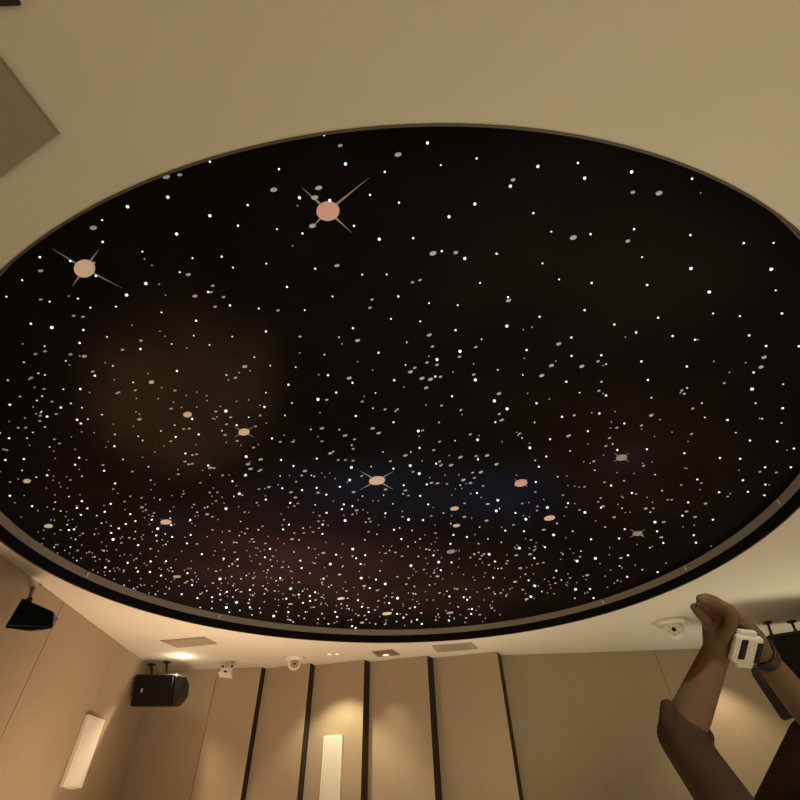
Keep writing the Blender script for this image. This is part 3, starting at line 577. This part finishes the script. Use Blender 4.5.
chain(bm, [O(lSh), O(lSh.lerp(lEl, .5)), O(lEl)], [.05, .042, .037])
chain(bm, [O(lEl), O(lEl.lerp(lWr, .3)), O(lWr)], [.036, .037, .026])
chain(bm, [O(rSh), O(rSh.lerp(rEl, .5)), O(rEl)], [.05, .042, .036])
chain(bm, [O(rEl), O(rEl.lerp(rWr, .3)), O(rWr)], [.036, .036, .025])
chain(bm, [O(mid), O(mid+Vector((0, 0, -.25))), O(pel)], [.11, .12, .14])
chain(bm, [O(lSh), O(mid), O(rSh)], [.055, .07, .055])
chain(bm, [O(mid), O(head)], [.055, .05])
hd = B
sph(bm, O(head), .098, (1, 1.05, 1.2), 24, 16)
fdir = (fwv*-.7+Vector((0, 0, .7))).normalized()
for v, r_ in ((fdir*.10, .016), (fdir*.085+Vector((0, 0, -.03)), .02)): sph(bm, O(head)+v, r_)
for s_ in (-1, 1):
    sph(bm, O(head)+ax*s_*.098, .022, (.6, 1, 1.2))
    hip = pel+ax*s_*.08; kn = hip+Vector((0, 0, -.42)); an = Vector((kn.x, kn.y, .08))
    chain(bm, [O(hip), O(kn), O(an)], [.08, .055, .038]); chain(bm, [O(an), O(an)-fwv*.13+Vector((0, 0, -.04))], [.04, .035])
# left hand: palm, four fingers bent towards the left, thumb
K = lambda x, y, d: O(PD(x, y, d))
chain(bm, [O(lWr), K(718, 634, .985), K(721, 620, .985)], [.026, .030, .027])
chain(bm, [K(716, 632, 1.0), K(714, 620, 1.0)], [.022, .020])
chain(bm, [K(712, 632, 1.01), K(709, 621, 1.015)], [.018, .016])
chain(bm, [K(725, 611, .965), K(715, 602, .95), K(707, 599, .945), K(701, 599.5, .945)], [.014, .013, .012, .0105])
chain(bm, [K(720, 612, .985), K(711, 605, .972), K(705, 602.5, .968), K(701, 603.5, .968)], [.0135, .013, .012, .0105])
chain(bm, [K(715, 616, 1.0), K(709, 609, .99), K(704, 606.5, .985), K(701, 607, .985)], [.013, .0125, .0115, .010])
chain(bm, [K(710, 625, .985), K(704, 617, .962), K(698.5, 611.5, .957), K(695, 607.5, .957)], [.0135, .0122, .011, .0098])
chain(bm, [K(722, 636, .96), K(731, 624, .945), K(730, 612, .94), K(726, 606, .94)], [.014, .012, .0105, .009])
# right hand laid over the left
chain(bm, [O(rWr), K(752, 638, 1.02), K(744, 628, 1.01)], [.025, .027, .024])
chain(bm, [K(745, 629, .995), K(736, 617, .965), K(729, 608, .96), K(723, 606, .965)], [.0125, .011, .0105, .009])
chain(bm, [K(742, 630, 1.01), K(733, 619, 1.005), K(726, 610, 1.0), K(720, 609, 1.0)], [.012, .011, .010, .0085])
chain(bm, [K(741, 633, 1.02), K(731, 623, 1.03), K(723, 614, 1.03), K(718, 612, 1.02)], [.012, .011, .010, .0085])
chain(bm, [K(741, 637, 1.03), K(732, 630, 1.045), K(725, 622, 1.045), K(720, 618, 1.04)], [.011, .0098, .009, .008])
chain(bm, [K(752, 636, 1.0), K(744, 641, .985), K(736, 638, .975)], [.013, .0115, .0095])
o = obj('body', bm, M['skin'], per); remesh(o, .0042, 3)
# clothes
bm = B()
cuff = lEl.lerp(lWr, .10)
chain(bm, [O(lSh), O(lSh.lerp(lEl, .5)), O(lEl), O(cuff)], [.066, .054, .046, .044])
chain(bm, [O(rSh), O(rSh.lerp(rEl, .5)), O(rEl.lerp(rSh, .08))], [.066, .054, .048])
chain(bm, [O(mid+Vector((0, 0, -.03))), O(mid+Vector((0, 0, -.25))), O(pel)], [.125, .135, .15])
chain(bm, [O(lSh), O(mid+Vector((0, 0, -.03))), O(rSh)], [.066, .08, .066])
# folds of the pushed-up sleeve round the elbow
chain(bm, [K(668, 707, .95), K(668, 722, .94), K(673, 738, .94)], [.016, .018, .018])
chain(bm, [K(690, 716, .95), K(704, 736, .96)], [.016, .02])
o = obj('shirt', bm, M['shirt'], per); remesh(o, .006, 4); o['label'] = 'brown long shirt with sleeves pushed up to the elbows'
bm = B()
for s_ in (-1, 1):
    hip = pel+ax*s_*.08; kn = hip+Vector((0, 0, -.42)); an = Vector((kn.x, kn.y, .1))
    chain(bm, [O(hip), O(kn), O(an)], [.098, .072, .058])
chain(bm, [O(pel)+ax*-.06, O(pel)+ax*.06], [.14, .14])
o = obj('trousers', bm, M['trousers'], per); remesh(o, .012)
bm = B(); sph(bm, O(head)+Vector((0, 0, .02))-fdir*.02, .108, (1, 1, 1.15), 24, 16); obj('hair', bm, M['hair'], per, True)
for s_ in (-1, 1):
    an = pel+ax*s_*.08; an.z = .045
    bm = B(); chain(bm, [O(an), O(an)-fwv*.15], [.044, .044]); o = obj('shoe', bm, M['shoe'], per); remesh(o, .01)
# white wrist watch / gadget on the right wrist
wc = PD(746, 649, .955)
t = thing('wrist_watch', 'chunky white wrist watch with two dark windows on the raised right wrist', 'watch', wc)
qm = (R.to_4x4() @ Matrix.Rotation(math.radians(-14), 4, 'Z') @ Matrix.Rotation(math.radians(18), 4, 'Y'))
t.rotation_euler = qm.to_euler()
bm = B(); box(bm, (0, 0, 0), (.078, .060, .018), None, .007); obj('case', bm, M['watchwhite'], t)
bm = B(); box(bm, (-.024, .003, .0095), (.018, .042, .004), None, .0015); obj('dark_window', bm, M['lens'], t)
bm = B(); box(bm, (.026, -.003, .0095), (.016, .044, .004), None, .0015); obj('dark_window', bm, M['lens'], t)
bm = B(); box(bm, (-.005, .033, -.003), (.052, .014, .012), None, .004); obj('strap_lug', bm, M['watchwhite'], t)
bm = B(); box(bm, (.008, -.034, -.003), (.050, .016, .012), None, .004); obj('strap_lug', bm, M['watchwhite'], t)
bm = B(); n_ = 28; ri, ro, hw = .027, .031, .013
wl = qm.inverted().to_3x3() @ (rWr-wc); fa = (qm.inverted().to_3x3() @ (rEl-rWr)).normalized()
mt = Matrix.Translation(wl+fa*.012) @ fa.to_track_quat('Z', 'Y').to_matrix().to_4x4()
vs = [[bm.verts.new(mt @ Vector((r_*math.cos(2*math.pi*k/n_), r_*math.sin(2*math.pi*k/n_), z_))) for k in range(n_)] for r_, z_ in ((ri, -hw), (ri, hw), (ro, hw), (ro, -hw))]
for i in range(4):
    for k in range(n_): bm.faces.new((vs[i][k], vs[i][(k+1) % n_], vs[(i+1) % 4][(k+1) % n_], vs[(i+1) % 4][k]))
obj('strap', bm, M['metal'], t, True)['label'] = 'dark strap'
# ------------------------------------------------------------------ world and view
w = bpy.data.worlds.new('world'); bpy.context.scene.world = w; w.use_nodes = True
w.node_tree.nodes['Background'].inputs[0].default_value = (1, .85, .65, 1); w.node_tree.nodes['Background'].inputs[1].default_value = .02
vs_ = bpy.context.scene.view_settings
vs_.view_transform = 'Standard'; vs_.look = 'None'; vs_.gamma = 1; vs_.use_curve_mapping = False; vs_.exposure = 0.0
bpy.context.scene.cycles.max_bounces = 8; bpy.context.scene.cycles.diffuse_bounces = 6
